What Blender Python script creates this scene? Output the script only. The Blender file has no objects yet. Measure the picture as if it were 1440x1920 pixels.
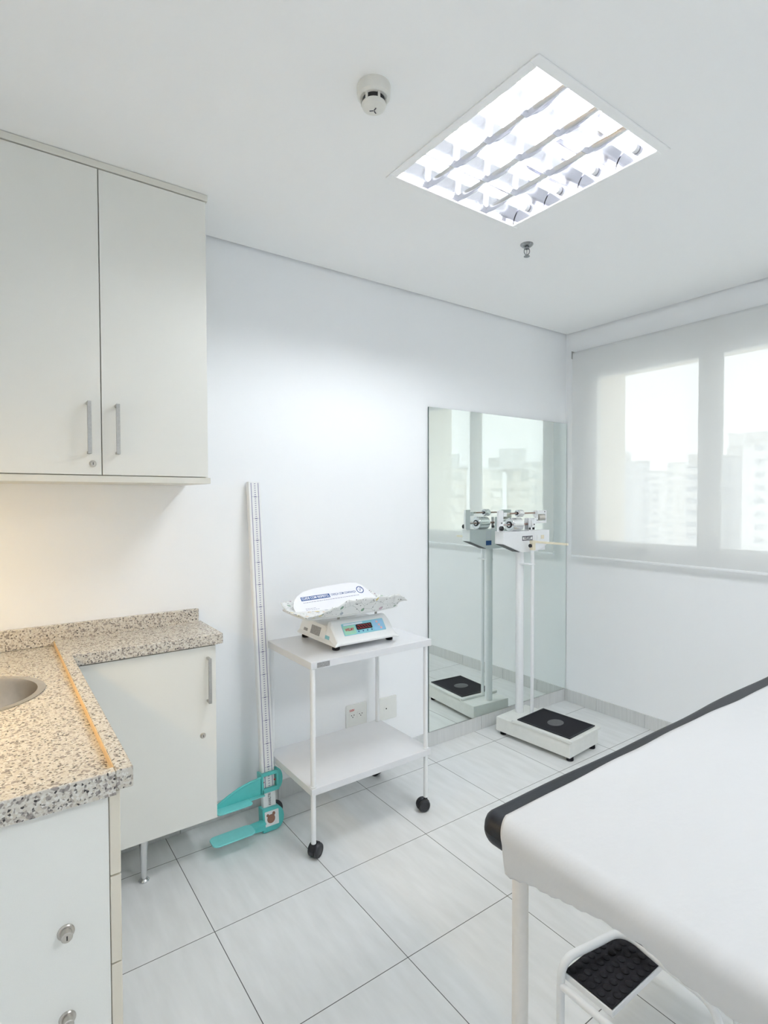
import bpy, math, random
from mathutils import Vector, Matrix
random.seed(4)
SC = bpy.context.scene
COL = SC.collection
PI = math.pi

# ------------------------------------------------------------------ camera
CAM = (-3.3477, -2.4413, 1.4491)
yaw, pitch, roll = 0.947548, -0.0241728, -0.0027542
cy, sy, cp, sp = math.cos(yaw), math.sin(yaw), math.cos(pitch), math.sin(pitch)
fw = Vector((cy*cp, sy*cp, sp)); rt = Vector((sy, -cy, 0)); up = rt.cross(fw)
cr, sr = math.cos(roll), math.sin(roll)
rt, up = rt*cr + up*sr, up*cr - rt*sr
cam = bpy.data.cameras.new('camera'); cob = bpy.data.objects.new('camera', cam); COL.objects.link(cob)
m = Matrix.Identity(4)
for i in range(3):
    m[i][0], m[i][1], m[i][2], m[i][3] = rt[i], up[i], -fw[i], CAM[i]
cob.matrix_world = m
cam.sensor_fit = 'HORIZONTAL'; cam.sensor_width = 36; cam.lens = 36*1035.19/1440
cam.clip_start = 0.02; cam.clip_end = 2000
SC.camera = cob

# ------------------------------------------------------------------ view, sky, exposure
SC.view_settings.view_transform = 'Standard'
SC.view_settings.look = 'None'
SC.view_settings.gamma = 1
SC.view_settings.use_curve_mapping = False
SC.view_settings.exposure = -0.11
SC.cycles.use_denoising = True
SC.cycles.max_bounces = 20; SC.cycles.diffuse_bounces = 14; SC.cycles.glossy_bounces = 6
SC.cycles.transparent_max_bounces = 12
SC.cycles.sample_clamp_indirect = 6
SKY = 2.7
TUBE = 90.0       # front light
TUBE_FILL = 150.0  # added fill light behind the camera, set brighter than the front one
WARM = 2.2
w = bpy.data.worlds.new('sky'); SC.world = w; w.use_nodes = True
nt = w.node_tree; bg = nt.nodes['Background']
tc = nt.nodes.new('ShaderNodeTexCoord'); sx = nt.nodes.new('ShaderNodeSeparateXYZ'); rp = nt.nodes.new('ShaderNodeValToRGB')
nt.links.new(tc.outputs['Generated'], sx.inputs[0]); nt.links.new(sx.outputs['Z'], rp.inputs[0])
rp.color_ramp.elements[0].position = 0.0; rp.color_ramp.elements[0].color = (0.93, 0.95, 0.97, 1)
rp.color_ramp.elements[1].position = 0.5; rp.color_ramp.elements[1].color = (0.97, 0.99, 1.0, 1)
nt.links.new(rp.outputs[0], bg.inputs['Color']); bg.inputs['Strength'].default_value = SKY
pl = bpy.data.lights.new('window_portal', 'AREA'); pl.shape = 'RECTANGLE'; pl.size = 1.64; pl.size_y = 1.28
pl.cycles.is_portal = True
po = bpy.data.objects.new('window_portal', pl); COL.objects.link(po); po.location = (0.075, -0.957, 1.715)
po.rotation_euler = (0, math.radians(90), 0); po.rotation_euler = Vector((-1, 0, 0)).to_track_quat('-Z', 'Y').to_euler()

# ------------------------------------------------------------------ materials
def srgb(r, g, b):
    f = lambda c: (c/255/12.92) if c/255 <= .04045 else ((c/255+.055)/1.055)**2.4
    return (f(r), f(g), f(b), 1)
def M(name, col, rough=.5, metal=0, spec=.5, noise=0, nscale=30, bump=0, bscale=200, coat=0):
    mt = bpy.data.materials.new(name); mt.use_nodes = True
    n = mt.node_tree.nodes; l = mt.node_tree.links; b = n['Principled BSDF']
    c = srgb(*col) if max(col) > 1.01 else (*col, 1)
    b.inputs['Base Color'].default_value = c
    b.inputs['Roughness'].default_value = rough; b.inputs['Metallic'].default_value = metal
    b.inputs['Specular IOR Level'].default_value = spec; b.inputs['Coat Weight'].default_value = coat
    tx = None
    if noise or bump:
        tx = n.new('ShaderNodeTexCoord')
    if noise:
        nz = n.new('ShaderNodeTexNoise'); nz.inputs['Scale'].default_value = nscale; nz.inputs['Detail'].default_value = 4
        l.new(tx.outputs['Object'], nz.inputs['Vector'])
        r = n.new('ShaderNodeValToRGB'); r.color_ramp.elements[0].position = .3; r.color_ramp.elements[1].position = .7
        r.color_ramp.elements[0].color = tuple(x*(1-noise) for x in c[:3]) + (1,)
        r.color_ramp.elements[1].color = tuple(min(1, x*(1+noise)) for x in c[:3]) + (1,)
        l.new(nz.outputs['Fac'], r.inputs[0]); l.new(r.outputs[0], b.inputs['Base Color'])
    if bump:
        nz = n.new('ShaderNodeTexNoise'); nz.inputs['Scale'].default_value = bscale; nz.inputs['Detail'].default_value = 3
        l.new(tx.outputs['Object'], nz.inputs['Vector'])
        bp = n.new('ShaderNodeBump'); bp.inputs['Strength'].default_value = bump; bp.inputs['Distance'].default_value = .003
        l.new(nz.outputs['Fac'], bp.inputs['Height']); l.new(bp.outputs[0], b.inputs['Normal'])
    return mt
def emit(name, col, s):
    mt = bpy.data.materials.new(name); mt.use_nodes = True
    b = mt.node_tree.nodes['Principled BSDF']
    b.inputs['Base Color'].default_value = (*col, 1); b.inputs['Emission Color'].default_value = (*col, 1); b.inputs['Emission Strength'].default_value = s
    return mt

wallm = M('white wall paint', (.885, .90, .915), .6, spec=.3, bump=.04, bscale=120)
ceilm = M('white ceiling paint', (.93, .935, .935), .7, spec=.2, bump=.03, bscale=100)
gapm = M('ceiling gap paint', (.55, .57, .58), .8)
lam = M('pale grey laminate', (.78, .78, .74), .38, spec=.4, noise=.012, nscale=500)
edge = M('beige edge banding', (.68, .63, .53), .45)
edgelt = M('cream edge banding', (.72, .71, .65), .45)
inner = M('carcass board', (.66, .65, .60), .5)
dark = M('dark gap', (.03, .03, .03), .8)
steel = M('brushed nickel', (.52, .51, .49), .34, 1, noise=.06, nscale=150)
darkm = M('dark chrome', (.30, .31, .32), .2, 1, noise=.02, nscale=80)
chrome = M('chrome', (.75, .76, .77), .12, 1, noise=.02, nscale=80)
satin = M('satin stainless', (.55, .52, .48), .28, 1, noise=.05, nscale=60)
alu = M('mirror aluminium', (.80, .80, .84), .14, 1, noise=.01, nscale=40)
whp = M('white lacquer', (.73, .74, .76), .3, spec=.5, noise=.01, nscale=20)
whs = M('white powder coat', (.82, .835, .85), .35, noise=.01, nscale=60)
whplast = M('white plastic', (.83, .84, .84), .32, noise=.01, nscale=90)
creamp = M('cream detector plastic', (.74, .73, .68), .45, noise=.02, nscale=60)
outlm = M('ivory outlet plastic', (.76, .77, .74), .35, noise=.01, nscale=60)
blackp = M('black plastic', (.015, .016, .02), .42, noise=.1, nscale=200)
rubber = M('black rubber', (.012, .012, .016), .7, spec=.2, noise=.2, nscale=300, bump=.2, bscale=500)
vinyl = M('black vinyl', (.013, .015, .02), .45, spec=.3, noise=.15, nscale=90, bump=.15, bscale=220)
teal = M('teal plastic', (.10, .52, .50), .35, noise=.03, nscale=50)
tealt = M('light teal plastic', (.19, .63, .62), .35, noise=.03, nscale=50)
greyt = M('grey sticker', (.30, .30, .30), .5, noise=.3, nscale=250)
ink = M('purple grey ink', (.30, .30, .42), .6, noise=.05, nscale=100)
inkd = M('dark ink', (.05, .05, .07), .6, noise=.05, nscale=100)
navy = M('navy print', (.02, .08, .26), .5, noise=.03, nscale=100)
lav = M('glossy white board', (.84, .85, .90), .18, spec=.5, noise=.008, nscale=30)
redk = M('red print', (.55, .05, .06), .5, noise=.05, nscale=100)
brown = M('brown print', (.25, .12, .08), .6, noise=.1, nscale=100)
cream = M('cream arm plastic', (.80, .74, .58), .45, noise=.03, nscale=60)
beige = M('beige powder coat', (.74, .71, .67), .38, noise=.02, nscale=60)
worn = M('worn off white paint', (.76, .77, .74), .4, noise=.03, nscale=25)
ledm = emit('red led digits', (.55, .03, .04), .12)
blk = M('display window', (.02, .01, .012), .15, noise=.05, nscale=50)
aqua = M('aqua label', (.25, .58, .66), .4, noise=.03, nscale=60)
greenl = M('green label', (.35, .66, .50), .4, noise=.03, nscale=60)
blues = M('blue label', (.32, .58, .80), .4, noise=.03, nscale=60)
pinkb = M('pink button print', (.85, .50, .52), .4, noise=.03, nscale=60)
tubem = emit('fluorescent tube', (.94, .97, 1.0), TUBE)
tubem_fill = emit('added rear fill tube', (.94, .97, 1.0), TUBE_FILL)
warmlens = emit('warm lamp lens', (1.0, .68, .26), 58)
revealm = M('cream render', (.84, .80, .73), .8, noise=.02, nscale=8)
alub = M('white window aluminium', (.78, .79, .79), .4, noise=.01, nscale=40)

def granite():
    mt = bpy.data.materials.new('speckled granite'); mt.use_nodes = True
    n = mt.node_tree.nodes; l = mt.node_tree.links; b = n['Principled BSDF']
    tx = n.new('ShaderNodeTexCoord')
    def vor(s, rnd=1):
        v = n.new('ShaderNodeTexVoronoi'); v.inputs['Scale'].default_value = s
        nz = n.new('ShaderNodeTexNoise'); nz.inputs['Scale'].default_value = s*1.3
        mx = n.new('ShaderNodeVectorMath'); mx.operation = 'MULTIPLY_ADD'; mx.inputs[1].default_value = (.5/s,)*3
        l.new(tx.outputs['Object'], nz.inputs['Vector']); l.new(nz.outputs['Color'], mx.inputs[0]); l.new(tx.outputs['Object'], mx.inputs[2])
        l.new(mx.outputs[0], v.inputs['Vector'])
        s_ = n.new('ShaderNodeSeparateColor'); l.new(v.outputs['Color'], s_.inputs[0]); return s_.outputs[0]
    r = n.new('ShaderNodeValToRGB'); r.color_ramp.interpolation = 'CONSTANT'
    e = r.color_ramp.elements
    stops = [(0, (.045, .04, .04)), (.035, (.17, .155, .145)), (.10, (.36, .32, .28)), (.22, (.56, .52, .46)), (.48, (.62, .59, .53)), (.74, (.55, .50, .42)), (.88, (.68, .66, .61))]
    while len(e) < len(stops): e.new(.5)
    for q, (p_, c_) in zip(e, stops): q.position = p_; q.color = (*c_, 1)
    l.new(vor(250), r.inputs[0])
    r2 = n.new('ShaderNodeValToRGB'); r2.color_ramp.interpolation = 'CONSTANT'
    r2.color_ramp.elements[0].color = (1, 1, 1, 1); r2.color_ramp.elements[1].position = .09; r2.color_ramp.elements[1].color = (0, 0, 0, 1)
    l.new(vor(135), r2.inputs[0])
    mx = n.new('ShaderNodeMix'); mx.data_type = 'RGBA'; mx.inputs[7].default_value = (.22, .19, .18, 1)
    mu = n.new('ShaderNodeMath'); mu.operation = 'MULTIPLY'; mu.inputs[1].default_value = .75
    l.new(r2.outputs[0], mu.inputs[0]); l.new(mu.outputs[0], mx.inputs[0]); l.new(r.outputs[0], mx.inputs[6])
    l.new(mx.outputs[2], b.inputs['Base Color']); b.inputs['Roughness'].default_value = .25
    return mt
gran = granite()

def floor_mat():
    mt = bpy.data.materials.new('pale floor tiles'); mt.use_nodes = True
    n = mt.node_tree.nodes; l = mt.node_tree.links; b = n['Principled BSDF']
    tx = n.new('ShaderNodeTexCoord'); s = n.new('ShaderNodeSeparateXYZ'); l.new(tx.outputs['Object'], s.inputs[0])
    def mth(op, a, bv=None, c=None):
        m_ = n.new('ShaderNodeMath'); m_.operation = op
        for i, q in enumerate((a, bv, c)):
            if q is None: continue
            if isinstance(q, (int, float)): m_.inputs[i].default_value = q
            else: l.new(q, m_.inputs[i])
        return m_.outputs[0]
    T = .4605; g = .0026
    fx = mth('FLOORED_MODULO', mth('ADD', s.outputs[0], 2.752 + 10*T), T); fy = mth('FLOORED_MODULO', mth('ADD', s.outputs[1], .174 + 20*T), T)
    def line(f): return mth('MAXIMUM', mth('LESS_THAN', f, g/2), mth('GREATER_THAN', f, T-g/2))
    ln = mth('MAXIMUM', line(fx), line(fy))
    ix = mth('FLOOR', mth('DIVIDE', mth('ADD', s.outputs[0], 2.752 + 10*T), T)); iy = mth('FLOOR', mth('DIVIDE', mth('ADD', s.outputs[1], .174 + 20*T), T))
    cb = n.new('ShaderNodeCombineXYZ'); l.new(ix, cb.inputs[0]); l.new(iy, cb.inputs[1])
    wn = n.new('ShaderNodeTexWhiteNoise'); l.new(cb.outputs[0], wn.inputs[0])
    mp = n.new('ShaderNodeMapping'); mp.inputs['Scale'].default_value = (26, 5, 1); mp.inputs['Rotation'].default_value = (0, 0, .35)
    ad = n.new('ShaderNodeVectorMath'); ad.operation = 'ADD'; l.new(tx.outputs['Object'], ad.inputs[0]); l.new(wn.outputs['Color'], ad.inputs[1]); l.new(ad.outputs[0], mp.inputs[0])
    nz = n.new('ShaderNodeTexNoise'); nz.inputs['Scale'].default_value = 1; nz.inputs['Detail'].default_value = 5; l.new(mp.outputs[0], nz.inputs['Vector'])
    r = n.new('ShaderNodeValToRGB'); r.color_ramp.elements[0].position = .32; r.color_ramp.elements[1].position = .68
    r.color_ramp.elements[0].color = (.70, .71, .705, 1); r.color_ramp.elements[1].color = (.77, .78, .78, 1)
    l.new(nz.outputs['Fac'], r.inputs[0])
    mx = n.new('ShaderNodeMix'); mx.data_type = 'RGBA'; mx.inputs[7].default_value = (.10, .10, .10, 1)
    l.new(ln, mx.inputs[0]); l.new(r.outputs[0], mx.inputs[6]); l.new(mx.outputs[2], b.inputs['Base Color'])
    rr = mth('MULTIPLY_ADD', ln, .5, .3); l.new(rr, b.inputs['Roughness'])
    b.inputs['Specular IOR Level'].default_value = .35
    return mt
floorm = floor_mat()

def base_mat():
    mt = M('baseboard tile', (.66, .67, .66), .4)
    n = mt.node_tree.nodes; l = mt.node_tree.links; b = n['Principled BSDF']
    tx = n.new('ShaderNodeTexCoord'); mp = n.new('ShaderNodeMapping'); mp.inputs['Scale'].default_value = (90, 90, 4)
    nz = n.new('ShaderNodeTexNoise'); nz.inputs['Scale'].default_value = 1; nz.inputs['Detail'].default_value = 4
    r = n.new('ShaderNodeValToRGB'); r.color_ramp.elements[0].position = .3; r.color_ramp.elements[1].position = .7
    r.color_ramp.elements[0].color = (.60, .61, .605, 1); r.color_ramp.elements[1].color = (.67, .68, .675, 1)
    l.new(tx.outputs['Object'], mp.inputs[0]); l.new(mp.outputs[0], nz.inputs['Vector']); l.new(nz.outputs['Fac'], r.inputs[0]); l.new(r.outputs[0], b.inputs['Base Color'])
    return mt
basem = base_mat()

def blind_mat():
    mt = bpy.data.materials.new('sheer blind fabric'); mt.use_nodes = True
    n = mt.node_tree.nodes; l = mt.node_tree.links
    n.remove(n['Principled BSDF']); o = n['Material Output']
    t = n.new('ShaderNodeBsdfTransparent'); t.inputs[0].default_value = (1, 1, 1, 1)
    tl = n.new('ShaderNodeBsdfTranslucent'); tl.inputs[0].default_value = (.86, .87, .86, 1)
    d = n.new('ShaderNodeBsdfDiffuse'); d.inputs[0].default_value = (.80, .81, .81, 1)
    tx = n.new('ShaderNodeTexCoord'); nz = n.new('ShaderNodeTexNoise'); nz.inputs['Scale'].default_value = 6; l.new(tx.outputs['Object'], nz.inputs['Vector'])
    mm = n.new('ShaderNodeMath'); mm.operation = 'MULTIPLY_ADD'; mm.inputs[1].default_value = .02; mm.inputs[2].default_value = .25; l.new(nz.outputs['Fac'], mm.inputs[0])
    m1 = n.new('ShaderNodeMixShader'); m1.inputs[0].default_value = .84; l.new(tl.outputs[0], m1.inputs[1]); l.new(d.outputs[0], m1.inputs[2])
    m2 = n.new('ShaderNodeMixShader'); l.new(mm.outputs[0], m2.inputs[0]); l.new(m1.outputs[0], m2.inputs[1]); l.new(t.outputs[0], m2.inputs[2])
    l.new(m2.outputs[0], o.inputs[0]); return mt
blindm = blind_mat()

def glass_mat():
    mt = bpy.data.materials.new('window glass'); mt.use_nodes = True
    n = mt.node_tree.nodes; l = mt.node_tree.links
    n.remove(n['Principled BSDF']); o = n['Material Output']
    t = n.new('ShaderNodeBsdfTransparent'); t.inputs[0].default_value = (.95, .97, .96, 1)
    g = n.new('ShaderNodeBsdfGlossy'); g.inputs['Roughness'].default_value = 0
    lw = n.new('ShaderNodeLayerWeight'); pw = n.new('ShaderNodeMath'); pw.operation = 'POWER'; pw.inputs[1].default_value = 5; l.new(lw.outputs['Facing'], pw.inputs[0])
    fr = n.new('ShaderNodeMath'); fr.operation = 'MULTIPLY_ADD'; fr.inputs[1].default_value = .9; fr.inputs[2].default_value = .03; l.new(pw.outputs[0], fr.inputs[0])
    m2 = n.new('ShaderNodeMixShader'); l.new(fr.outputs[0], m2.inputs[0]); l.new(t.outputs[0], m2.inputs[1]); l.new(g.outputs[0], m2.inputs[2])
    l.new(m2.outputs[0], o.inputs[0]); return mt
glassm = glass_mat()
mirrm = M('mirror silver', (.87, .925, .905), 0.0, 1, noise=.004, nscale=3)
mirre = M('mirror glass edge', (.10, .15, .14), .2, noise=.05, nscale=30)

def pattern_mat():
    mt = bpy.data.materials.new('space print cover'); mt.use_nodes = True
    n = mt.node_tree.nodes; l = mt.node_tree.links; b = n['Principled BSDF']
    tx = n.new('ShaderNodeTexCoord')
    v = n.new('ShaderNodeTexVoronoi'); v.inputs['Scale'].default_value = 34; l.new(tx.outputs['Object'], v.inputs['Vector'])
    v2 = n.new('ShaderNodeTexVoronoi'); v2.inputs['Scale'].default_value = 75; l.new(tx.outputs['Object'], v2.inputs['Vector'])
    v3 = n.new('ShaderNodeTexVoronoi'); v3.feature = 'DISTANCE_TO_EDGE'; v3.inputs['Scale'].default_value = 17; l.new(tx.outputs['Object'], v3.inputs['Vector'])
    def mth(op, a, bv):
        m_ = n.new('ShaderNodeMath'); m_.operation = op
        for i, q in enumerate((a, bv)):
            if isinstance(q, (int, float)): m_.inputs[i].default_value = q
            else: l.new(q, m_.inputs[i])
        return m_.outputs[0]
    def sep(o_):
        s_ = n.new('ShaderNodeSeparateColor'); l.new(o_, s_.inputs[0]); return s_.outputs
    hue = n.new('ShaderNodeValToRGB'); hue.color_ramp.interpolation = 'CONSTANT'; e = hue.color_ramp.elements
    st = [(0, (.72, .58, .12)), (.25, (.22, .36, .26)), (.45, (.52, .38, .46)), (.7, (.40, .44, .50)), (.85, (.70, .52, .30))]
    while len(e) < len(st): e.new(.5)
    for q, (p_, c_) in zip(e, st): q.position = p_; q.color = (*c_, 1)
    c1 = sep(v.outputs['Color']); l.new(c1[0], hue.inputs[0])
    dot = mth('MULTIPLY', mth('LESS_THAN', v.outputs['Distance'], .33), mth('LESS_THAN', c1[1], .42))
    c2 = sep(v2.outputs['Color'])
    dd = mth('MULTIPLY', mth('LESS_THAN', v2.outputs['Distance'], .22), mth('LESS_THAN', c2[1], .5))
    lnn = mth('LESS_THAN', v3.outputs[0], .012)
    def mix(f, a, cb_):
        mx = n.new('ShaderNodeMix'); mx.data_type = 'RGBA'; l.new(f, mx.inputs[0])
        if isinstance(a, tuple): mx.inputs[6].default_value = a
        else: l.new(a, mx.inputs[6])
        if isinstance(cb_, tuple): mx.inputs[7].default_value = cb_
        else: l.new(cb_, mx.inputs[7])
        return mx.outputs[2]
    a = mix(mth('MULTIPLY', lnn, .5), (.80, .81, .80, 1), (.30, .34, .34, 1))
    a = mix(dot, a, hue.outputs[0]); a = mix(dd, a, (.16, .17, .18, 1))
    l.new(a, b.inputs['Base Color']); b.inputs['Roughness'].default_value = .35
    return mt
patm = pattern_mat()

def paper_mat():
    mt = M('white paper sheet', (.59, .595, .60), .75, spec=.15)
    n = mt.node_tree.nodes; l = mt.node_tree.links; b = n['Principled BSDF']
    tx = n.new('ShaderNodeTexCoord')
    mp = n.new('ShaderNodeMapping'); mp.inputs['Scale'].default_value = (4, 9, 4); l.new(tx.outputs['Object'], mp.inputs[0])
    nz = n.new('ShaderNodeTexNoise'); nz.inputs['Scale'].default_value = 1.6; nz.inputs['Detail'].default_value = 5; l.new(mp.outputs[0], nz.inputs['Vector'])
    bp = n.new('ShaderNodeBump'); bp.inputs['Strength'].default_value = .25; bp.inputs['Distance'].default_value = .02
    l.new(nz.outputs['Fac'], bp.inputs['Height']); l.new(bp.outputs[0], b.inputs['Normal'])
    return mt
paperm = paper_mat()

def building_mat(name, wall, glass, sx_, sz_, fx, fz):
    mt = M(name, wall, .8)
    n = mt.node_tree.nodes; l = mt.node_tree.links; b = n['Principled BSDF']
    tx = n.new('ShaderNodeTexCoord'); s = n.new('ShaderNodeSeparateXYZ'); l.new(tx.outputs['Object'], s.inputs[0])
    def mth(op, a, bv):
        m_ = n.new('ShaderNodeMath'); m_.operation = op
        for i, q in enumerate((a, bv)):
            if isinstance(q, (int, float)): m_.inputs[i].default_value = q
            else: l.new(q, m_.inputs[i])
        return m_.outputs[0]
    h = mth('ADD', s.outputs[0], s.outputs[1])
    a = mth('LESS_THAN', mth('FLOORED_MODULO', h, sx_), fx*sx_); c = mth('LESS_THAN', mth('FLOORED_MODULO', s.outputs[2], sz_), fz*sz_)
    mx = n.new('ShaderNodeMix'); mx.data_type = 'RGBA'; mx.inputs[6].default_value = (*wall, 1); mx.inputs[7].default_value = (*glass, 1)
    l.new(mth('MULTIPLY', a, c), mx.inputs[0]); l.new(mx.outputs[2], b.inputs['Base Color'])
    return mt

# ------------------------------------------------------------------ mesh helpers
class MB:
    def __init__(s): s.v = []; s.f = []; s.mi = []
    def add(s, vs, fs, mi=0):
        o = len(s.v); s.v += [Vector(q) for q in vs]; s.f += [tuple(i+o for i in f) for f in fs]; s.mi += [mi]*len(fs); return s
    def box(s, x0, x1, y0, y1, z0, z1, mi=0):
        vs = [(x, y, z) for z in (z0, z1) for y in (y0, y1) for x in (x0, x1)]
        return s.add(vs, [(0, 2, 3, 1), (4, 5, 7, 6), (0, 1, 5, 4), (2, 6, 7, 3), (0, 4, 6, 2), (1, 3, 7, 5)], mi)
    def obox(s, c, ax, ay, az, mi=0):
        c, ax, ay, az = map(Vector, (c, ax, ay, az))
        vs = [c + ax*a + ay*b + az*d for d in (-.5, .5) for b in (-.5, .5) for a in (-.5, .5)]
        return s.add(vs, [(0, 2, 3, 1), (4, 5, 7, 6), (0, 1, 5, 4), (2, 6, 7, 3), (0, 4, 6, 2), (1, 3, 7, 5)], mi)
    def lathe(s, prof, c=(0, 0, 0), axis=(0, 0, 1), n=24, mi=0, cap=True):
        a = Vector(axis).normalized(); c = Vector(c)
        u = a.orthogonal().normalized(); w_ = a.cross(u); vs = []; fs = []
        for r, h in prof:
            for k in range(n):
                t = 2*PI*k/n; vs.append(c + a*h + (u*math.cos(t) + w_*math.sin(t))*r)
        for j in range(len(prof)-1):
            for k in range(n):
                fs.append((j*n+k, j*n+(k+1) % n, (j+1)*n+(k+1) % n, (j+1)*n+k))
        if cap:
            if prof[0][0] > 1e-6: fs.append(tuple(range(n-1, -1, -1)))
            if prof[-1][0] > 1e-6: fs.append(tuple((len(prof)-1)*n+k for k in range(n)))
        return s.add(vs, fs, mi)
    def cyl(s, a, b, r, n=20, mi=0, r2=None):
        a, b = Vector(a), Vector(b); d = b-a
        return s.lathe([(r, 0), (r if r2 is None else r2, d.length)], a, d, n, mi)
    def tube(s, pts, r, n=14, mi=0):
        pts = [Vector(q) for q in pts]; vs = []; fs = []
        t0 = (pts[1]-pts[0]).normalized(); u = t0.orthogonal().normalized()
        for i, q in enumerate(pts):
            t = (pts[min(i+1, len(pts)-1)] - pts[max(i-1, 0)]).normalized()
            u = (u - t*u.dot(t)).normalized(); w_ = t.cross(u)
            for k in range(n):
                an = 2*PI*k/n; vs.append(q + (u*math.cos(an) + w_*math.sin(an))*r)
        for j in range(len(pts)-1):
            for k in range(n): fs.append((j*n+k, j*n+(k+1) % n, (j+1)*n+(k+1) % n, (j+1)*n+k))
        fs.append(tuple(range(n-1, -1, -1))); fs.append(tuple((len(pts)-1)*n+k for k in range(n)))
        return s.add(vs, fs, mi)
    def prism(s, poly, o, ux, uy, d, mi=0):
        o, ux, uy, d = map(Vector, (o, ux, uy, d)); n = len(poly)
        vs = [o + ux*a + uy*b for a, b in poly]; vs += [q + d for q in vs]
        fs = [tuple(range(n-1, -1, -1)), tuple(range(n, 2*n))] + [(k, (k+1) % n, n+(k+1) % n, n+k) for k in range(n)]
        return s.add(vs, fs, mi)
    def grid(s, fn, nu, nv, mi=0):
        vs = [fn(i/nu, j/nv) for i in range(nu+1) for j in range(nv+1)]
        return s.add(vs, [(i*(nv+1)+j, (i+1)*(nv+1)+j, (i+1)*(nv+1)+j+1, i*(nv+1)+j+1) for i in range(nu) for j in range(nv)], mi)
    def rot(s, c, ang, axis='Z'):
        R_ = Matrix.Rotation(ang, 3, axis); c = Vector(c); s.v = [c + R_ @ (q-c) for q in s.v]; return s
    def build(s, name, mats, parent=None, bevel=0, seg=2, smooth=True, solid=0):
        if not isinstance(mats, (list, tuple)): mats = [mats]
        o0 = Vector(parent['_o']) if parent is not None else (Vector((0, 0, 0)))
        me = bpy.data.meshes.new(name); me.from_pydata([tuple(q-o0) for q in s.v], [], s.f)
        for mt in mats: me.materials.append(mt)
        for p_, i in zip(me.polygons, s.mi): p_.material_index = i; p_.use_smooth = smooth
        import bmesh
        bm = bmesh.new(); bm.from_mesh(me); bmesh.ops.recalc_face_normals(bm, faces=bm.faces); bm.to_mesh(me); bm.free()
        if smooth: me.set_sharp_from_angle(angle=math.radians(35))
        o = bpy.data.objects.new(name, me); COL.objects.link(o)
        if parent is not None: o.parent = parent
        o['_o'] = tuple(o0)
        if solid:
            q = o.modifiers.new('solid', 'SOLIDIFY'); q.thickness = solid; q.offset = 0
        if bevel:
            q = o.modifiers.new('bevel', 'BEVEL'); q.width = bevel; q.segments = seg; q.limit_method = 'ANGLE'; q.angle_limit = math.radians(40); q.harden_normals = True
        return o
def thing(name, label, cat, loc, group=None):
    o = bpy.data.objects.new(name, None); COL.objects.link(o); o.location = loc; o.empty_display_size = .05
    o['_o'] = tuple(loc); o['label'] = label; o['category'] = cat
    if group: o['group'] = group
    return o
def tag(o, label, cat, group=None):
    o['label'] = label; o['category'] = cat
    if group: o['group'] = group
    return o
def struct(o): o['kind'] = 'structure'; return o
def bez(pts, n=8, r=.03):
    """polyline with rounded corners"""
    pts = [Vector(p_) for p_ in pts]; out = [pts[0]]
    for i in range(1, len(pts)-1):
        a, b, c = pts[i-1], pts[i], pts[i+1]
        ra = min(r, (a-b).length*.49); rc = min(r, (c-b).length*.49)
        p0 = b + (a-b).normalized()*ra; p1 = b + (c-b).normalized()*rc
        for k in range(n+1):
            t = k/n; out.append(p0*(1-t)**2 + b*2*t*(1-t) + p1*t*t)
    out.append(pts[-1]); return out
def text_polys(txt, size, bold=0):
    cu = bpy.data.curves.new('lettering', 'FONT'); cu.body = txt; cu.size = size; cu.align_x = 'CENTER'; cu.align_y = 'CENTER'; cu.offset = bold
    o = bpy.data.objects.new('lettering', cu); COL.objects.link(o)
    dg = bpy.context.evaluated_depsgraph_get(); dg.update()
    me = o.evaluated_get(dg).to_mesh(); vs = [v.co.copy() for v in me.vertices]; fs = [tuple(p_.vertices) for p_ in me.polygons]
    o.evaluated_get(dg).to_mesh_clear(); bpy.data.objects.remove(o); bpy.data.curves.remove(cu)
    return vs, fs
def add_text(mb, txt, size, o, ux, uy, mi=0, bold=0, wide=None):
    vs, fs = text_polys(txt, size, bold); o, ux, uy = map(Vector, (o, ux, uy)); ux = ux.normalized(); uy = uy.normalized()
    if wide:
        xs = [v.x for v in vs]; k = wide/(max(xs)-min(xs)); mid = (max(xs)+min(xs))/2
        for v in vs: v.x = (v.x-mid)*k
    mb.add([o + ux*v.x + uy*v.y for v in vs], fs, mi)
def rrect(x0, x1, y0, y1, r, n=6):
    out = []
    for cx_, cy_, a in ((x1-r, y1-r, 0), (x0+r, y1-r, 90), (x0+r, y0+r, 180), (x1-r, y0+r, 270)):
        for k in range(n+1):
            t = math.radians(a + 90*k/n); out.append((cx_ + r*math.cos(t), cy_ + r*math.sin(t)))
    return out

# ------------------------------------------------------------------ room shell
XL, YR, H = -3.76, -4.4, 2.6
struct(MB().box(XL-.1, .5, YR-.1, .1, -.08, 0).build('floor', floorm))
struct(MB().box(XL-.1, .0, 0, .1, 0, 2.9).build('wall_back', wallm))
struct(MB().box(XL-.1, XL, YR-.1, 0, 0, 2.9).build('wall_left', wallm))
struct(MB().box(XL, .5, YR-.1, YR, 0, 2.9).build('wall_rear', wallm))
WY0, WY1, WZ0, WZ1 = -1.78, -.135, 1.07, 2.36
mb = MB(); mb.box(0, .5, YR, WY0, 0, 2.9); mb.box(0, .5, WY1, .1, 0, 2.9); mb.box(0, .5, WY0, WY1, 0, WZ0); mb.box(0, .5, WY0, WY1, WZ1, 2.9)
struct(mb.build('wall_right', wallm))
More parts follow.
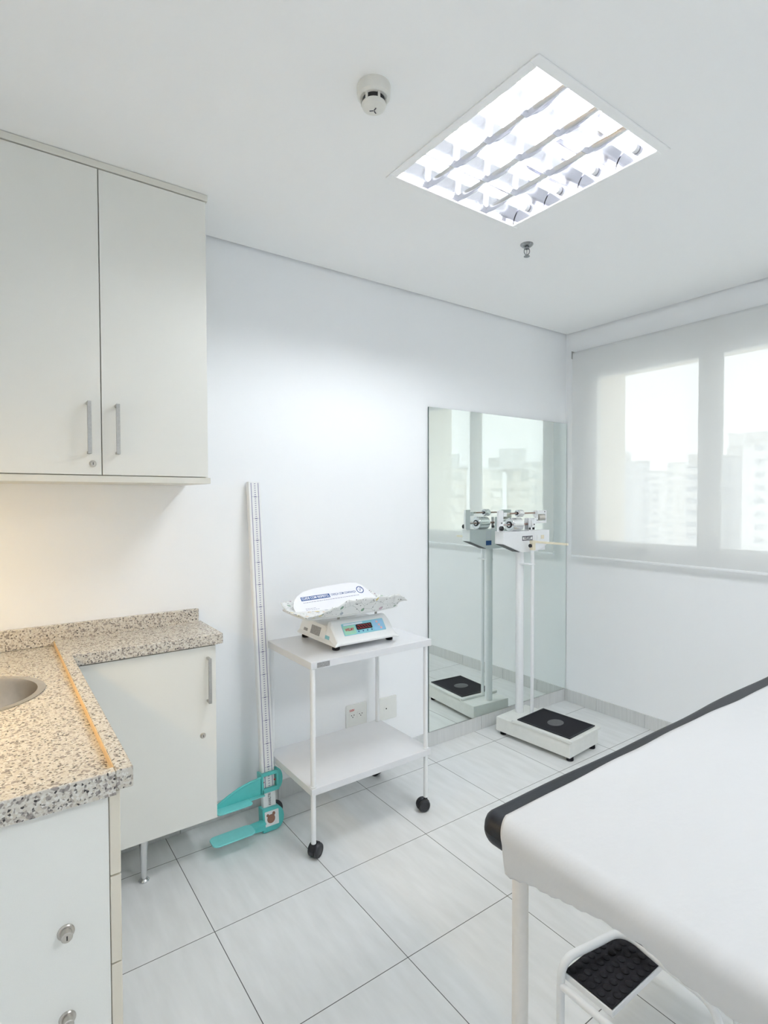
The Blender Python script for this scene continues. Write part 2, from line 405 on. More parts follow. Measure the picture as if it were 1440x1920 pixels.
# ceiling with the opening of the light and a shadow gap along the two seen walls
LX0, LX1, LY0, LY1 = -2.15, -1.525, -1.475, -.842
g = .014
mb = MB(); X0, X1, Y0, Y1 = XL, -g, YR, -g
mb.box(X0, LX0, Y0, Y1, H, H+.018); mb.box(LX1, X1, Y0, Y1, H, H+.018)
SECOND = -2.15      # the added rear fill light sits this far behind the first
for a, b in ((Y0, LY0+SECOND), (LY1+SECOND, LY0), (LY1, Y1)): mb.box(LX0, LX1, a, b, H, H+.018)
struct(mb.build('ceiling', ceilm))
struct(MB().box(XL, 0, YR, 0, 2.82, 2.9).build('roof_slab', gapm))
mb = MB(); mb.box(XL, 0, -g-.02, -g-.001, H+.018, H+.05); mb.box(-g-.02, -g-.001, YR, 0, H+.018, H+.05)
struct(mb.build('trim_1', gapm))
# baseboards: tile lengths
mb = MB(); x = -.29
segs = [(-.0, -.29), (-.292, -.85), (-.852, -1.31), (-1.312, -1.77), (-1.772, -2.23), (-2.232, -2.69), (-2.692, -3.15), (-3.152, -3.61), (-3.612, -3.76)]
for a, b in segs: mb.box(b, a, -.009, 0, 0, .086)
struct(mb.build('baseboard_back', basem, bevel=.001, seg=1))
mb = MB()
for a, b in [(-.009, -.26), (-.262, -.60), (-.602, -1.06), (-1.062, -1.52), (-1.522, -1.98), (-1.982, -2.44), (-2.442, -4.4)]: mb.box(-.009, 0, b, a, 0, .086)
struct(mb.build('baseboard_right', basem, bevel=.001, seg=1))

# window: frame, mullion, panes, latch
win = bpy.data.objects.new('window_1', None); COL.objects.link(win); win.location = (.02, (WY0+WY1)/2, WZ0); win['_o'] = tuple(win.location); struct(win)
mb = MB(); fx0, fx1 = .015, .065
P1, P2, P3, P4 = -1.667, -1.017, -.885, -.235
PZ0, PZ1 = 1.163, 2.262
mb.box(fx0, fx1, WY0, P1, WZ0, WZ1); mb.box(fx0, fx1, P4, WY1, WZ0, WZ1); mb.box(fx0, fx1, P1, P4, WZ0, PZ0); mb.box(fx0, fx1, P1, P4, PZ1, WZ1)
struct(mb.build('window_frame', alub, win, bevel=.003))
struct(MB().box(.03, .05, P2, P3, PZ0, PZ1).build('window_mullion', alub, win, bevel=.003))
struct(MB().box(.038, .042, P3, P4, PZ0, PZ1).build('window_pane', glassm, win))
struct(MB().box(.038, .042, P1, P2, PZ0, PZ1).build('window_pane', glassm, win))
mb = MB(); mb.box(.0, .015, -.60, -.50, 1.105, 1.13); mb.box(-.012, .0, -.57, -.53, 1.108, 1.127)
struct(mb.build('window_latch', greyt, win, bevel=.003))
mb = MB(); mb.box(.066, .52, WY1-.006, WY1, WZ0, WZ1); mb.box(.066, .52, WY0, WY0+.006, WZ0, WZ1); mb.box(.066, .52, WY0+.006, WY1-.006, WZ1-.006, WZ1); mb.box(.066, .52, WY0+.006, WY1-.006, WZ0, WZ0+.006)
struct(mb.build('trim_2', revealm))

# ------------------------------------------------------------------ roller blind
BY0, BY1 = -1.86, -.088
t = thing('roller_blind', 'white sheer roller blind pulled down over the window', 'blind', (-.05, -.97, 1.05))
FP = [(-.05, 1.055 + (2.437-1.055)*k/6) for k in range(7)] + [(-.0295 - .0205*math.cos(math.radians(q)), 2.437 + .0205*math.sin(math.radians(q))) for q in range(15, 166, 15)]
def fab(u, v):
    x, z = FP[min(len(FP)-1, round(v*(len(FP)-1)))]; return (x, BY1 + (BY0-BY1)*u, z)
MB().grid(fab, 1, len(FP)-1).build('blind_fabric', blindm, t)
MB().cyl((-.0295, BY0, 2.437), (-.0295, BY1, 2.437), .0195, 24).build('roller_tube', whs, t)
mb = MB(); mb.prism(rrect(-.058, -.042, 1.040, 1.058, .006), (0, BY0, 0), (1, 0, 0), (0, 0, 1), (0, BY1-BY0, 0))
mb.build('bottom_bar', whs, t)
for yy in (BY1+.002, BY0-.006):
    mb = MB(); mb.box(-.055, 0, yy, yy+.004, 2.41, 2.462); mb.build('bracket', steel, t, bevel=.001)

# ------------------------------------------------------------------ ceiling light
def vee(hw, zb, zt, n=6):
    L = [(-hw*((k/n)**2) - .0012, zb + (zt-zb)*k/n) for k in range(n+1)]; R_ = [(-a, b) for a, b in L]
    return L[::-1] + R_
def ceiling_light(LY0, LY1, label, tubem):
    t = thing('ceiling_light', label, 'ceiling light', ((LX0+LX1)/2, (LY0+LY1)/2, H))
    mb = MB(); fo = .022
    mb.box(LX0-fo, LX1+fo, LY0-fo, LY0+.008, H-.007, H-.0005); mb.box(LX0-fo, LX1+fo, LY1-.008, LY1+fo, H-.007, H-.0005)
    mb.box(LX0-fo, LX0+.008, LY0+.008, LY1-.008, H-.007, H-.0005); mb.box(LX1-.008, LX1+fo, LY0+.008, LY1-.008, H-.007, H-.0005)
    mb.build('frame', ceilm, t, bevel=.003)
    mb = MB(); hz = 2.70
    mb.box(LX0, LX0+.003, LY0, LY1, H, hz); mb.box(LX1-.003, LX1, LY0, LY1, H, hz); mb.box(LX0, LX1, LY0, LY0+.003, H, hz); mb.box(LX0, LX1, LY1-.003, LY1, H, hz); mb.box(LX0, LX1, LY0, LY1, hz, hz+.004)
    mb.build('housing', alu, t)
    ly0, ly1, lx0, lx1 = LY0+.006, LY1-.006, LX0+.006, LX1-.006
    lane = (ly1-ly0)/4
    for i in range(4):
        yc = ly0 + lane*(i+.5)
        mb = MB(); mb.cyl((lx0+.02, yc, 2.639), (lx1-.02, yc, 2.639), .013, 18); tb = mb.build('fluorescent_tube', tubem, t)
        for xa in (lx0, lx1-.019): MB().cyl((xa, yc, 2.639), (xa+.019, yc, 2.639), .0145, 18).build('end_cap', whplast, tb)
    for i in range(1, 4):
        yc = ly0 + lane*i
        mb = MB(); mb.prism(vee(.028, 2.601, 2.655), (lx0, yc, 0), (0, 1, 0), (0, 0, 1), (lx1-lx0, 0, 0)); mb.build('lane_reflector', alu, t)
    for yc, sgn in ((ly0, 1), (ly1, -1)):
        n = 6; poly = [(sgn*(.0012 + .028*((k/n)**2)), 2.601 + .054*k/n) for k in range(n+1)] + [(0, 2.655), (0, 2.601)]
        mb = MB(); mb.prism(poly, (lx0, yc, 0), (0, 1, 0), (0, 0, 1), (lx1-lx0, 0, 0)); mb.build('side_reflector', alu, t)
    for i in range(4):
        for j in range(1, 4):
            xc = lx0 + (lx1-lx0)*j/4; y0, y1 = ly0 + lane*i + .002, ly0 + lane*(i+1) - .002
            mb = MB(); mb.prism(vee(.010, 2.601, 2.623), (xc, y0, 0), (1, 0, 0), (0, 0, 1), (0, y1-y0, 0)); mb.build('louvre_blade', alu, t)
ceiling_light(LY0, LY1, 'square recessed ceiling light with four glowing tubes and mirrored louvre', tubem)
ceiling_light(LY0+SECOND, LY1+SECOND, 'added square ceiling fill light, unseen, over the rear half of the room', tubem_fill)  # unseen copy of the front light, added to even out the room light

# ------------------------------------------------------------------ smoke detector, sprinkler
DX, DY = -2.452, -1.152
t = thing('smoke_detector', 'cream round smoke detector on the ceiling beside the square light', 'smoke detector', (DX, DY, H))
MB().lathe([(.046, 0), (.0475, -.004), (.046, -.03), (.040, -.036)], (DX, DY, H), n=40).build('base', creamp, t)
MB().lathe([(.031, -.034), (.031, -.05)], (DX, DY, H), n=40).build('sensor_chamber', blackp, t)
mb = MB(); mb.lathe([(.0335, -.049), (.0345, -.052), (.031, -.060), (.02, -.065), (0, -.067)], (DX, DY, H), n=40)
for k in range(6):
    a = k*PI/3 + .35; d = Vector((math.cos(a), math.sin(a), 0)); tn = Vector((-d.y, d.x, 0))
    mb.obox(Vector((DX, DY, H-.043)) + d*.034, d*.004, tn*.006, (0, 0, .018))
cap = mb.build('cap', creamp, t)
mb = MB()
for a in (.5, 2.4, 4.6): mb.obox((DX + .007*math.cos(a), DY + .007*math.sin(a), H-.0672), Vector((math.cos(a), math.sin(a), 0))*.011, Vector((-math.sin(a), math.cos(a), 0))*.003, (0, 0, .0006))
mb.build('printed_mark', inkd, cap)
SXc, SYc = -1.342, -.766
t = thing('sprinkler_head', 'small chrome fire sprinkler hanging from the ceiling near the light', 'sprinkler', (SXc, SYc, H))
MB().lathe([(.029, 0), (.029, -.003), (.022, -.010), (.013, -.013)], (SXc, SYc, H), n=32).build('escutcheon', darkm, t)
mb = MB(); mb.lathe([(.010, -.013), (.010, -.022), (.006, -.024)], (SXc, SYc, H), n=18)
for s in (-1, 1): mb.tube(bez([(SXc + s*.008, SYc - s*.006, H-.02), (SXc + s*.011, SYc - s*.008, H-.036), (SXc + s*.002, SYc - s*.002, H-.05)], r=.01), .0022, 8)
mb.lathe([(.003, -.046), (.003, -.056)], (SXc, SYc, H), n=10)
mb.build('frame_arms', darkm, t)
MB().cyl((SXc, SYc, H-.046), (SXc, SYc, H-.024), .0016, 8).build('fusible_link', darkm, t)
mb = MB(); mb.lathe([(.004, -.053), (.0135, -.054), (.0135, -.0555), (.004, -.0555)], (SXc, SYc, H), n=24); mb.build('deflector', darkm, t)

# ------------------------------------------------------------------ fittings
def handle(parent, x, zlo, zhi, yf):
    mb = MB(); mb.box(x-.006, x+.006, yf-.034, yf-.026, zlo, zhi)
    mb.box(x-.005, x+.005, yf-.027, yf, zlo, zlo+.009); mb.box(x-.005, x+.005, yf-.027, yf, zhi-.009, zhi)
    return mb.build('handle', steel, parent, bevel=.001, seg=1)
def lock(parent, x, z, yf, r=.0115, long=0):
    mb = MB(); mb.lathe([(r, 0), (r, .002), (r*.86, .004), (r*.66, .004), (r*.66, .006+long), (r*.58, .0075+long), (0, .0075+long)], (x, yf, z), (0, -1, 0), 28)
    mb.box(x-.0012, x+.0012, yf-.0082-long, yf-.007-long, z-.0042, z+.0042, 1)
    return mb.build('lock', [satin, dark], parent)

# ------------------------------------------------------------------ wall cabinet
CX0, CX1, CY = -3.755, -2.655, -.33
t = thing('wall_cabinet', 'pale grey wall cabinet with two bar handles hung up to the ceiling', 'cabinet', (-3.2, 0, 1.51))
MB().box(CX0, CX1-.006, CY+.021, -.002, 1.531, 2.574).build('carcass', inner, t)
MB().box(CX0, CX1+.004, CY-.002, -.002, 2.575, 2.5985).build('top_panel', edgelt, t, bevel=.001, seg=1)
MB().box(CX0, CX1+.005, CY-.004, -.002, 1.508, 1.5305).build('bottom_panel', edgelt, t, bevel=.001, seg=1)
xs = [-2.6585, -3.0225, -3.0255, -3.3895, -3.3925, -3.752]
for i in range(3):
    d = MB().box(xs[2*i+1], xs[2*i], CY, CY+.018, 1.5335, 2.5715).build('door', lam, t, bevel=.0012, seg=2)
    if i == 0: handle(d, -2.977, 1.604, 1.777, CY)
    if i == 1: handle(d, -3.065, 1.603, 1.779, CY); lock(d, -3.0525, 1.571, CY)
    if i == 2: handle(d, -3.435, 1.603, 1.779, CY)
# warm lamp bar on the side wall over the sink, under a side shelf
t = thing('counter_lamp', 'warm lamp bar on the side wall over the sink counter', 'lamp', (-3.73, -.70, 1.50))
MB().box(-3.759, -3.70, -1.15, -.36, 1.505, 1.53).build('lamp_body', whs, t, bevel=.003)
MB().box(-3.752, -3.706, -1.14, -.37, 1.499, 1.505).build('lens', warmlens, t)

# ------------------------------------------------------------------ granite worktop and sink
ZT, ZS = .915, .896
RX0, RX1, FY = -3.15, -3.118, -1.258
t = thing('worktop', 'speckled granite corner worktop with raised rim and backsplash', 'worktop', (-3.3, -.5, ZS))
SKX, SKY_, SKR = -3.398, -.525, .168
def slab(mb, x0, x1, y0, y1, z0, z1, cx_, cy_, r, n=48):
    ang = [2*PI*k/n for k in range(n)]
    inn = [(cx_ + r*math.cos(a), cy_ + r*math.sin(a)) for a in ang]; out = []
    for a in ang:
        c_, s_ = math.cos(a), math.sin(a); tt = 1e9
        if c_ > 1e-9: tt = min(tt, (x1-cx_)/c_)
        if c_ < -1e-9: tt = min(tt, (x0-cx_)/c_)
        if s_ > 1e-9: tt = min(tt, (y1-cy_)/s_)
        if s_ < -1e-9: tt = min(tt, (y0-cy_)/s_)
        out.append([cx_ + tt*c_, cy_ + tt*s_])
    for cx0, cy0 in ((x0, y0), (x0, y1), (x1, y0), (x1, y1)):
        k = min(range(n), key=lambda q: (out[q][0]-cx0)**2 + (out[q][1]-cy0)**2); out[k] = [cx0, cy0]
    vs = [(*q, z1) for q in inn] + [(*q, z1) for q in out] + [(*q, z0) for q in inn] + [(*q, z0) for q in out]
    fs = []
    for k in range(n):
        j = (k+1) % n
        fs += [(k, j, n+j, n+k), (2*n+k, 3*n+k, 3*n+j, 2*n+j), (k, 2*n+k, 2*n+j, j), (n+k, n+j, 3*n+j, 3*n+k)]
    mb.add(vs, fs)
mb = MB(); slab(mb, -3.758, RX0, FY, -.002, ZS-.03, ZS, SKX, SKY_, SKR)
mb.build('sink_slab', gran, t)
MB().prism([(RX0, FY), (RX1, FY), (RX1, -.288), (-2.592, -.288), (-2.592, -.002), (RX0, -.002)], (0, 0, .874), (1, 0, 0), (0, 1, 0), (0, 0, ZT-.874)).build('side_slab', gran, t, bevel=.0025)
MB().box(-3.758, RX0-.0005, FY-.001, FY+.022, .8735, ZT-.001).build('front_rim', gran, t, bevel=.0025)
MB().box(-3.758, -2.606, -.022, -.003, ZS+.001, .972).build('backsplash', gran, t, bevel=.0015)
MB().box(RX0-.0012, RX0-.0001, FY+.024, -.024, ZS+.0002, ZT-.0015).build('rim_glow_strip', M('painted warm glow', (.74, .52, .29), .5, noise=.08, nscale=60), t)  # added strip, its tan colour paints the warm lamp glow on the rim
t = thing('sink', 'round stainless steel sink set into the granite worktop', 'sink', (SKX, SKY_, ZS))
MB().lathe([(.183, .0008), (.183, .0025), (.172, .0045), (.163, .002), (.160, -.01), (.152, -.10), (.125, -.135), (.03, -.142), (0, -.142)], (SKX, SKY_, ZS), n=64, cap=False).build('bowl', satin, t)
MB().lathe([(.028, -.1405), (.026, -.139), (.02, -.1405), (0, -.1405)], (SKX, SKY_, ZS), n=24).build('drain', chrome, t)

# ------------------------------------------------------------------ drawer unit under the sink counter
PY = -1.236
t = thing('drawer_unit', 'pale laminate drawer unit under the sink counter, two locks on its side', 'drawer unit', (-3.45, -.8, 0))
mb = MB(); mb.box(-3.757, -3.1605, PY, PY+.018, .15, .8655); mb.box(-3.757, -3.1605, -.342, -.324, .15, .8655); mb.box(-3.757, -3.742, PY+.018, -.342, .15, .8655); mb.box(-3.742, -3.1605, PY+.018, -.342, .15, .168)
mb.build('carcass', lam, t, bevel=.001, seg=1)
zz = [.866, .694, .514, .334, .153]
for i in range(4):
    MB().box(-3.1595, -3.1395, PY-.002, -.345, zz[i+1]+.0015, zz[i]-.0015).build('drawer_front', edge, t, bevel=.002)
lock(t, -3.238, .617, PY, .015, .012); lock(t, -3.238, .447, PY, .015, .012)
for x in (-3.68, -3.22):
    for y in (PY+.05, -.38):
        MB().lathe([(.012, .01), (.018, .15)], (x, y, 0), n=16).lathe([(.02, 0), (.02, .006), (.008, .012)], (x, y, 0), n=16).build('leg', steel, t)

# ------------------------------------------------------------------ base cabinet against the back wall
t = thing('base_cabinet', 'pale grey base cabinet under the short granite worktop on metal legs', 'cabinet', (-2.87, -.13, 0))
MB().box(-3.115, -2.616, -.252, -.024, .168, .8735).build('carcass', inner, t, bevel=.001, seg=1)
d = MB().box(-3.112, -2.617, -.272, -.2535, .17, .868).build('door', lam, t, bevel=.0012)
handle(d, -2.650, .648, .826, -.272); lock(d, -2.671, .517, -.272)
for x in (-2.887, -3.09):
    for y in (-.232,):
        mb = MB(); mb.lathe([(.0095, .012), (.017, .168)], (x, y, 0), n=20); lg = mb.build('leg', chrome, t)
        MB().lathe([(.019, 0), (.0195, .005), (.014, .011), (.007, .014)], (x, y, 0), n=20).build('foot', chrome, lg)

# ------------------------------------------------------------------ wall mirror
mb = MB(); mx0, mx1, mz0, mz1 = -1.283, -.004, .089, 1.976
mb.add([(mx0, -.012, mz0), (mx1, -.012, mz0), (mx1, -.012, mz1), (mx0, -.012, mz1)], [(0, 1, 2, 3)], 0)
mb.box(mx0, mx1, -.0119, -.0035, mz0, mz1, 1)
tag(mb.build('wall_mirror', [mirrm, mirre], smooth=False), 'tall frameless mirror on the wall behind the column scale', 'mirror')

# ------------------------------------------------------------------ wall plates
def plate(name, label, x0, x1, z0, z1, kind):
    t = thing(name, label, 'outlet', ((x0+x1)/2, 0, (z0+z1)/2), 'wall plates behind the trolley')
    MB().prism(rrect(x0, x1, z0, z1, .006), (0, -.009, 0), (1, 0, 0), (0, 0, 1), (0, .0085, 0)).build('cover_plate', outlm, t, bevel=.002)
    xc, zc = (x0+x1)/2, (z0+z1)/2
    if kind == 'power':
        for dx in (-.026, .024):
            s_ = MB().prism(rrect(xc+dx-.021, xc+dx+.021, zc-.018, zc+.016, .005), (0, -.0105, 0), (1, 0, 0), (0, 0, 1), (0, .0015, 0)).build('socket', outlm, t)
            mb = MB()
            for a, b in ((-.008, .004), (.008, .004), (0, -.006)): mb.cyl((xc+dx+a, -.0109, zc+b), (xc+dx+a, -.0104, zc+b), .0027, 12)
            mb.build('pin_hole', dark, s_)
        mb = MB(); add_text(mb, '220V', .015, (x0+.035, -.0094, zc+.030), (1, 0, 0), (0, 0, 1), bold=.0004); mb.build('lettering', redk, t)
    else:
        s_ = MB().prism(rrect(xc-.024, xc+.024, zc-.012, zc+.012, .003), (0, -.0105, 0), (1, 0, 0), (0, 0, 1), (0, .0015, 0)).build('insert', outlm, t)
        MB().cyl((xc-.008, -.0112, zc), (xc-.008, -.0104, zc), .0038, 14).build('jack', dark, s_)
plate('power_outlet', 'ivory wall plate with two three-pin sockets behind the trolley', -1.845, -1.715, .248, .366, 'power')
plate('wall_plate', 'ivory wall plate with a single dark round hole, beside the mirror', -1.645, -1.516, .236, .36, 'jack')

# ------------------------------------------------------------------ trolley
TX0, TX1, TY0, TY1 = -2.317, -1.692, -.510, -.085
t = thing('trolley', 'white two-shelf metal trolley on four black castors against the wall', 'trolley', (-2.015, -.3, 0))
up_ = MB().box(TX0, TX1, TY0, TY1, .770, .800).build('upper_shelf', whp, t, bevel=.0015)
MB().box(TX0, TX1, TY0, TY1, .262, .290).build('lower_shelf', whp, t, bevel=.0015)
MB().box(-2.290, -2.232, TY0-.0012, TY0-.0002, .775, .795).build('name_tag', greyt, up_)
ang = [.5, 2.9, -.9, 1.9]
for i, (x, y) in enumerate(((-2.302, -.494), (-1.712, -.492), (-2.302, -.102), (-1.712, -.102))):
    mb = MB(); mb.cyl((x, y, .291), (x, y, .7695), .0105, 20); mb.cyl((x, y, .062), (x, y, .2615), .0105, 20)
    mb.lathe([(.013, .291), (.013, .2945), (.0108, .2948)], (x, y, 0), n=20); mb.build('post', whs, t)
    a = ang[i]; d = Vector((math.cos(a), math.sin(a), 0)); ax = Vector((-d.y, d.x, 0)); c = Vector((x, y, .029)) + d*.014
    mb = MB(); mb.cyl((x, y, .034), (x, y, .072), .008, 14)
    mb.lathe([(.018, -.021), (.024, -.019), (.024, -.018)], c, ax, 28)
    pts = []; 
    for k in range(13):
        q = -.35 + (PI+.7)*k/12; pts.append((math.cos(q), math.sin(q)))
    poly = [(p_[0]*.031, p_[1]*.031) for p_ in pts] + [(p_[0]*.0285, p_[1]*.0285) for p_ in pts[::-1]]
    mb.prism(poly, c - ax*.008, d, (0, 0, 1), ax*.016)
    cs = mb.build('castor', blackp, t)
    for s in (-1, 1):
        mb = MB(); mb.lathe([(.012, .003*s), (.0275, .005*s), (.029, .009*s), (.029, .017*s), (.0265, .021*s), (.02, .022*s), (.019, .0205*s), (0, .0205*s)], c, ax, 30)
        mb.build('wheel', blackp, cs)

# ------------------------------------------------------------------ baby scale
BX, BYc = -2.0, -.26
t = thing('baby_scale', 'white digital baby scale with patterned cover standing on the trolley', 'scale', (BX, -.27, .80))
for x, y in ((-2.14, -.405), (-1.85, -.395), (-2.14, -.125), (-1.85, -.125)):
    MB().lathe([(.015, 0), (.017, .003), (.015, .024)], (x, y, .8003), n=20).build('foot', rubber, t)
prof = [(-.462, .826), (-.466, .834), (-.462, .846), (-.405, .918), (-.392, .925), (-.378, .921), (-.364, .884), (-.345, .898), (-.14, .898), (-.115, .846), (-.112, .834), (-.116, .826)]
mb = MB(); nn = len(prof)
def loop(x, k, tw):
    return [(x, -.27 + (y+.27)*tw, .826 + (z-.826)*k) for y, z in prof]
rings = [(-2.176, .2, .99), (-2.178, .28, 1.0), (-2.166, .80, .985), (-2.159, .96, .965), (-2.150, 1, .955), (-1.885, 1, .955), (-1.874, .96, .965), (-1.862, .80, .985), (-1.844, .28, 1.0), (-1.846, .2, .99)]
vs = []; fs = []
for x, k, tw in rings: vs += loop(x, k, tw)
for j in range(len(rings)-1):
    for i in range(nn): fs.append((j*nn+i, j*nn+(i+1) % nn, (j+1)*nn+(i+1) % nn, (j+1)*nn+i))
fs += [tuple(range(nn)), tuple((len(rings)-1)*nn+i for i in range(nn))]
mb.add(vs, fs); body = mb.build('body', whplast, t, bevel=.002)
# sloped control panel; plane through (-.4515,.846)-( -.3975,.908) in y,z (after the .95 squeeze)
ya, za, yb, zb = -.4535, .846, -.3989, .918
dn = Vector((0, yb-ya, zb-za)); L = dn.length; dn = dn.normalized(); nrm = Vector((0, -dn.z, dn.y))
def onp(x, s, off=.0012): return Vector((x, ya, za)) + dn*s + nrm*off
def panel(name, x0, x1, s0, s1, mt, parent, off=.0012, mi=None):
    mb = MB(); mb.prism(rrect(x0, x1, s0, s1, min(.004, (s1-s0)*.2)), onp(0, 0, off-.001), (1, 0, 0), dn, nrm*.001); return mb.build(name, mt, parent)
cpnl = panel('control_panel', -2.118, -1.900, .020, .076, aqua, t, .002)
panel('logo_field', -2.115, -2.055, .023, .064, greenl, cpnl, .0026)
panel('header_strip', -2.108, -2.01, .0665, .073, lav, cpnl, .0026)
panel('button_field', -1.963, -1.903, .023, .073, blues, cpnl, .0026)
panel('display_window', -2.049, -1.967, .038, .064, blk, cpnl, .0028)
mb = MB()
for k in range(5):
    x = -2.042 + k*.014
    for (a, b, c_, d_) in ((.001, .010, .043, .0445), (.001, .010, .058, .0595), (.0, .0015, .044, .051), (.0095, .011, .051, .059)):
        o_ = onp(x+a, c_, .003); mb.add([o_, onp(x+b, c_, .003), onp(x+b, d_, .003), onp(x+a, d_, .003)], [(0, 1, 2, 3)])
mb.build('led_digits', ledm, cpnl)
mb = MB(); add_text(mb, 'WELMY', .017, onp(-2.085, .045, .0031), (1, 0, 0), dn, bold=.0006, wide=.046); mb.build('lettering', redk, cpnl)
for k in range(4):
    x = -2.043 + k*.023; mb = MB(); mb.lathe([(.0035, 0), (.0035, .0006), (0, .0008)], onp(x, .031, .0022), nrm, 12); mb.build('button', navy, cpnl)
for x, s in ((-1.937, .063), (-1.930, .047), (-1.924, .032)):
    mb = MB(); mb.lathe([(.0055, 0), (.0055, .0006), (0, .0008)], onp(x, s, .003), nrm, 14); mb.build('button', pinkb, cpnl)
# stickers on the left flank
def flank(name, y0, y1, z0, z1, xa, xb, mt):
    vs = [(xa, y0, z0), (xa, y1, z0), (xb, y1, z1), (xb, y0, z1)]
    vs += [(a+.001, b, c_) for a, b, c_ in vs]
    mb = MB(); mb.add(vs, [(0, 1, 2, 3), (7, 6, 5, 4), (0, 4, 5, 1), (1, 5, 6, 2), (2, 6, 7, 3), (3, 7, 4, 0)]); mb.build(name, mt, t)
flank('rating_sticker', -.325, -.242, .848, .884, -2.1790, -2.1673, greyt)
flank('side_label', -.412, -.378, .849, .864, -2.1795, -2.1772, aqua)
flank('port_label', -.215, -.18, .850, .862, -2.1788, -2.1750, greyt)
for x, y in ((-2.10, -.36), (-1.90, -.36), (-2.10, -.16), (-1.90, -.16)):
    MB().cyl((x, y, .892), (x, y, .953), .006, 14).build('tray_post', steel, t)
# tray with printed cover
wallk = [(-1.0, .006), (-.93, .010), (-.58, .036), (-.22, .066), (.16, .068), (.58, .062), (.82, .060), (.93, .046), (1.0, .024)]
def tray(u, v):
    U = u*2-1; V = v
    x = -2.085 + .250*U*(1 - .10*max(0, V-.5)**2*4*.5)
    bl = max(0, (-U-.45)/.55)**2; y = -.500 + .335*V*(1 - .24*bl)
    z = .962 + .010*abs(U)**3
    for (a, ha), (b, hb) in zip(wallk, wallk[1:]):
        if a <= U <= b: wh = ha + (hb-ha)*(U-a)/(b-a); break
    fr = max(0, 1 - V/.10)
    z += fr*wh + .022*max(0, (V-.6)/.4)**1.5
    y += -.010*fr
    le = max(0, (-U-.90)/.10); z += le*.005*(1-fr)
    re = max(0, (U-.88)/.12); z += re*.020*(1-fr)
    edge_ = max(fr, le, re)
    z += edge_*(.0022*math.sin(37*u + 9*v) + .0016*math.sin(83*u-31*v)); y += fr*.003*math.sin(55*u)
    return (x, y, z)
cov = MB().grid(tray, 72, 40).build('patterned_cover', patm, t, solid=.004)
def shell(u, v):
    a = tray(.03 + .94*u, .12 + .84*v); x, y, z = a
    return (x, y, .955 + .010*abs(u*2-1)**3)
MB().grid(shell, 30, 16).build('tray_shell', whplast, t, solid=.006)
# printed back board of the tray
BO = Vector((0, -.335, .960)); bd = Vector((0, .10, .105)).normalized(); bn = Vector((0, -bd.z, bd.y))
def bp_(x, s, off=0.0): return BO + Vector((x, 0, 0)) + bd*s + bn*off
poly = [(-2.292, 0), (-1.845, 0), (-1.848, .018), (-1.856, .03)]
Lb = [(-2.292, 0), (-2.295, .03), (-2.285, .06), (-2.262, .085), (-2.225, .106), (-2.17, .117), (-2.10, .1235), (-2.02, .128), (-1.972, .129), (-1.938, .124), (-1.914, .108), (-1.896, .084), (-1.880, .055), (-1.864, .025), (-1.858, 0)]
brd = MB().prism(Lb, BO, (1, 0, 0), bd, bn*.004).build('printed_board', lav, t, bevel=.0012)
tl = .068
mb = MB(); ux_ = (Vector((1, 0, 0)) + bd*.02)
mb.prism([(-2.248, tl-.010), (-2.102, tl-.006), (-2.102, tl+.014), (-2.248, tl+.010)], bp_(0, 0, .0041), (1, 0, 0), bd, bn*.0004); mb.build('title_block', navy, brd)
mb = MB(); add_text(mb, 'CUIDE COM RESPEITO,', .0165, bp_(-2.175, tl+.002, .0048), ux_, bd, bold=.0004, wide=.136); mb.build('lettering', lav, brd)
mb = MB(); add_text(mb, 'CRESÇA COM CONFIANÇA', .0150, bp_(-2.028, tl+.007, .0046), ux_, bd, bold=.0002, wide=.134); mb.build('lettering', navy, brd)
mb = MB(); x = -2.243
while x < -1.955:
    w_ = random.uniform(.004, .013); q = bp_(x, tl-.022 + (x+2.24)*.03, .0046)
    mb.add([q, q + Vector((w_, 0, 0)), q + Vector((w_, 0, 0)) + bd*.0028, q + bd*.0028], [(0, 1, 2, 3)]); x += w_ + .0025
for r_ in range(2):
    x = -2.243
    while x < -2.20 + r_*.02:
        w_ = random.uniform(.004, .009); q = bp_(x, tl-.052 - r_*.007, .0046)
        mb.add([q, q + Vector((w_, 0, 0)), q + Vector((w_, 0, 0)) + bd*.0022, q + bd*.0022], [(0, 1, 2, 3)]); x += w_ + .002
mb.build('small_print', ink, brd)
mb = MB(); lc = (-1.935, tl+.015)
def ring(cx_, cs_, r0, r1, n=32):
    vs = []; fs = []
    for k in range(n):
        a = 2*PI*k/n; vs += [bp_(cx_ + r0*math.cos(a), cs_ + r0*math.sin(a), .0046), bp_(cx_ + r1*math.cos(a), cs_ + r1*math.sin(a), .0046)]
    for k in range(n): j = (k+1) % n; fs.append((2*k, 2*j, 2*j+1, 2*k+1))
    mb.add(vs, fs)
ring(*lc, .0155, .0195); ring(lc[0]-.001, lc[1]-.003, .0, .003, 12); ring(lc[0]+.004, lc[1]+.003, .0, .0018, 10); ring(lc[0]-.006, lc[1]+.003, 0, .0018, 10); ring(lc[0]+.006, lc[1]+.008, .004, .0058, 14)
mb.build('round_emblem', navy, brd)

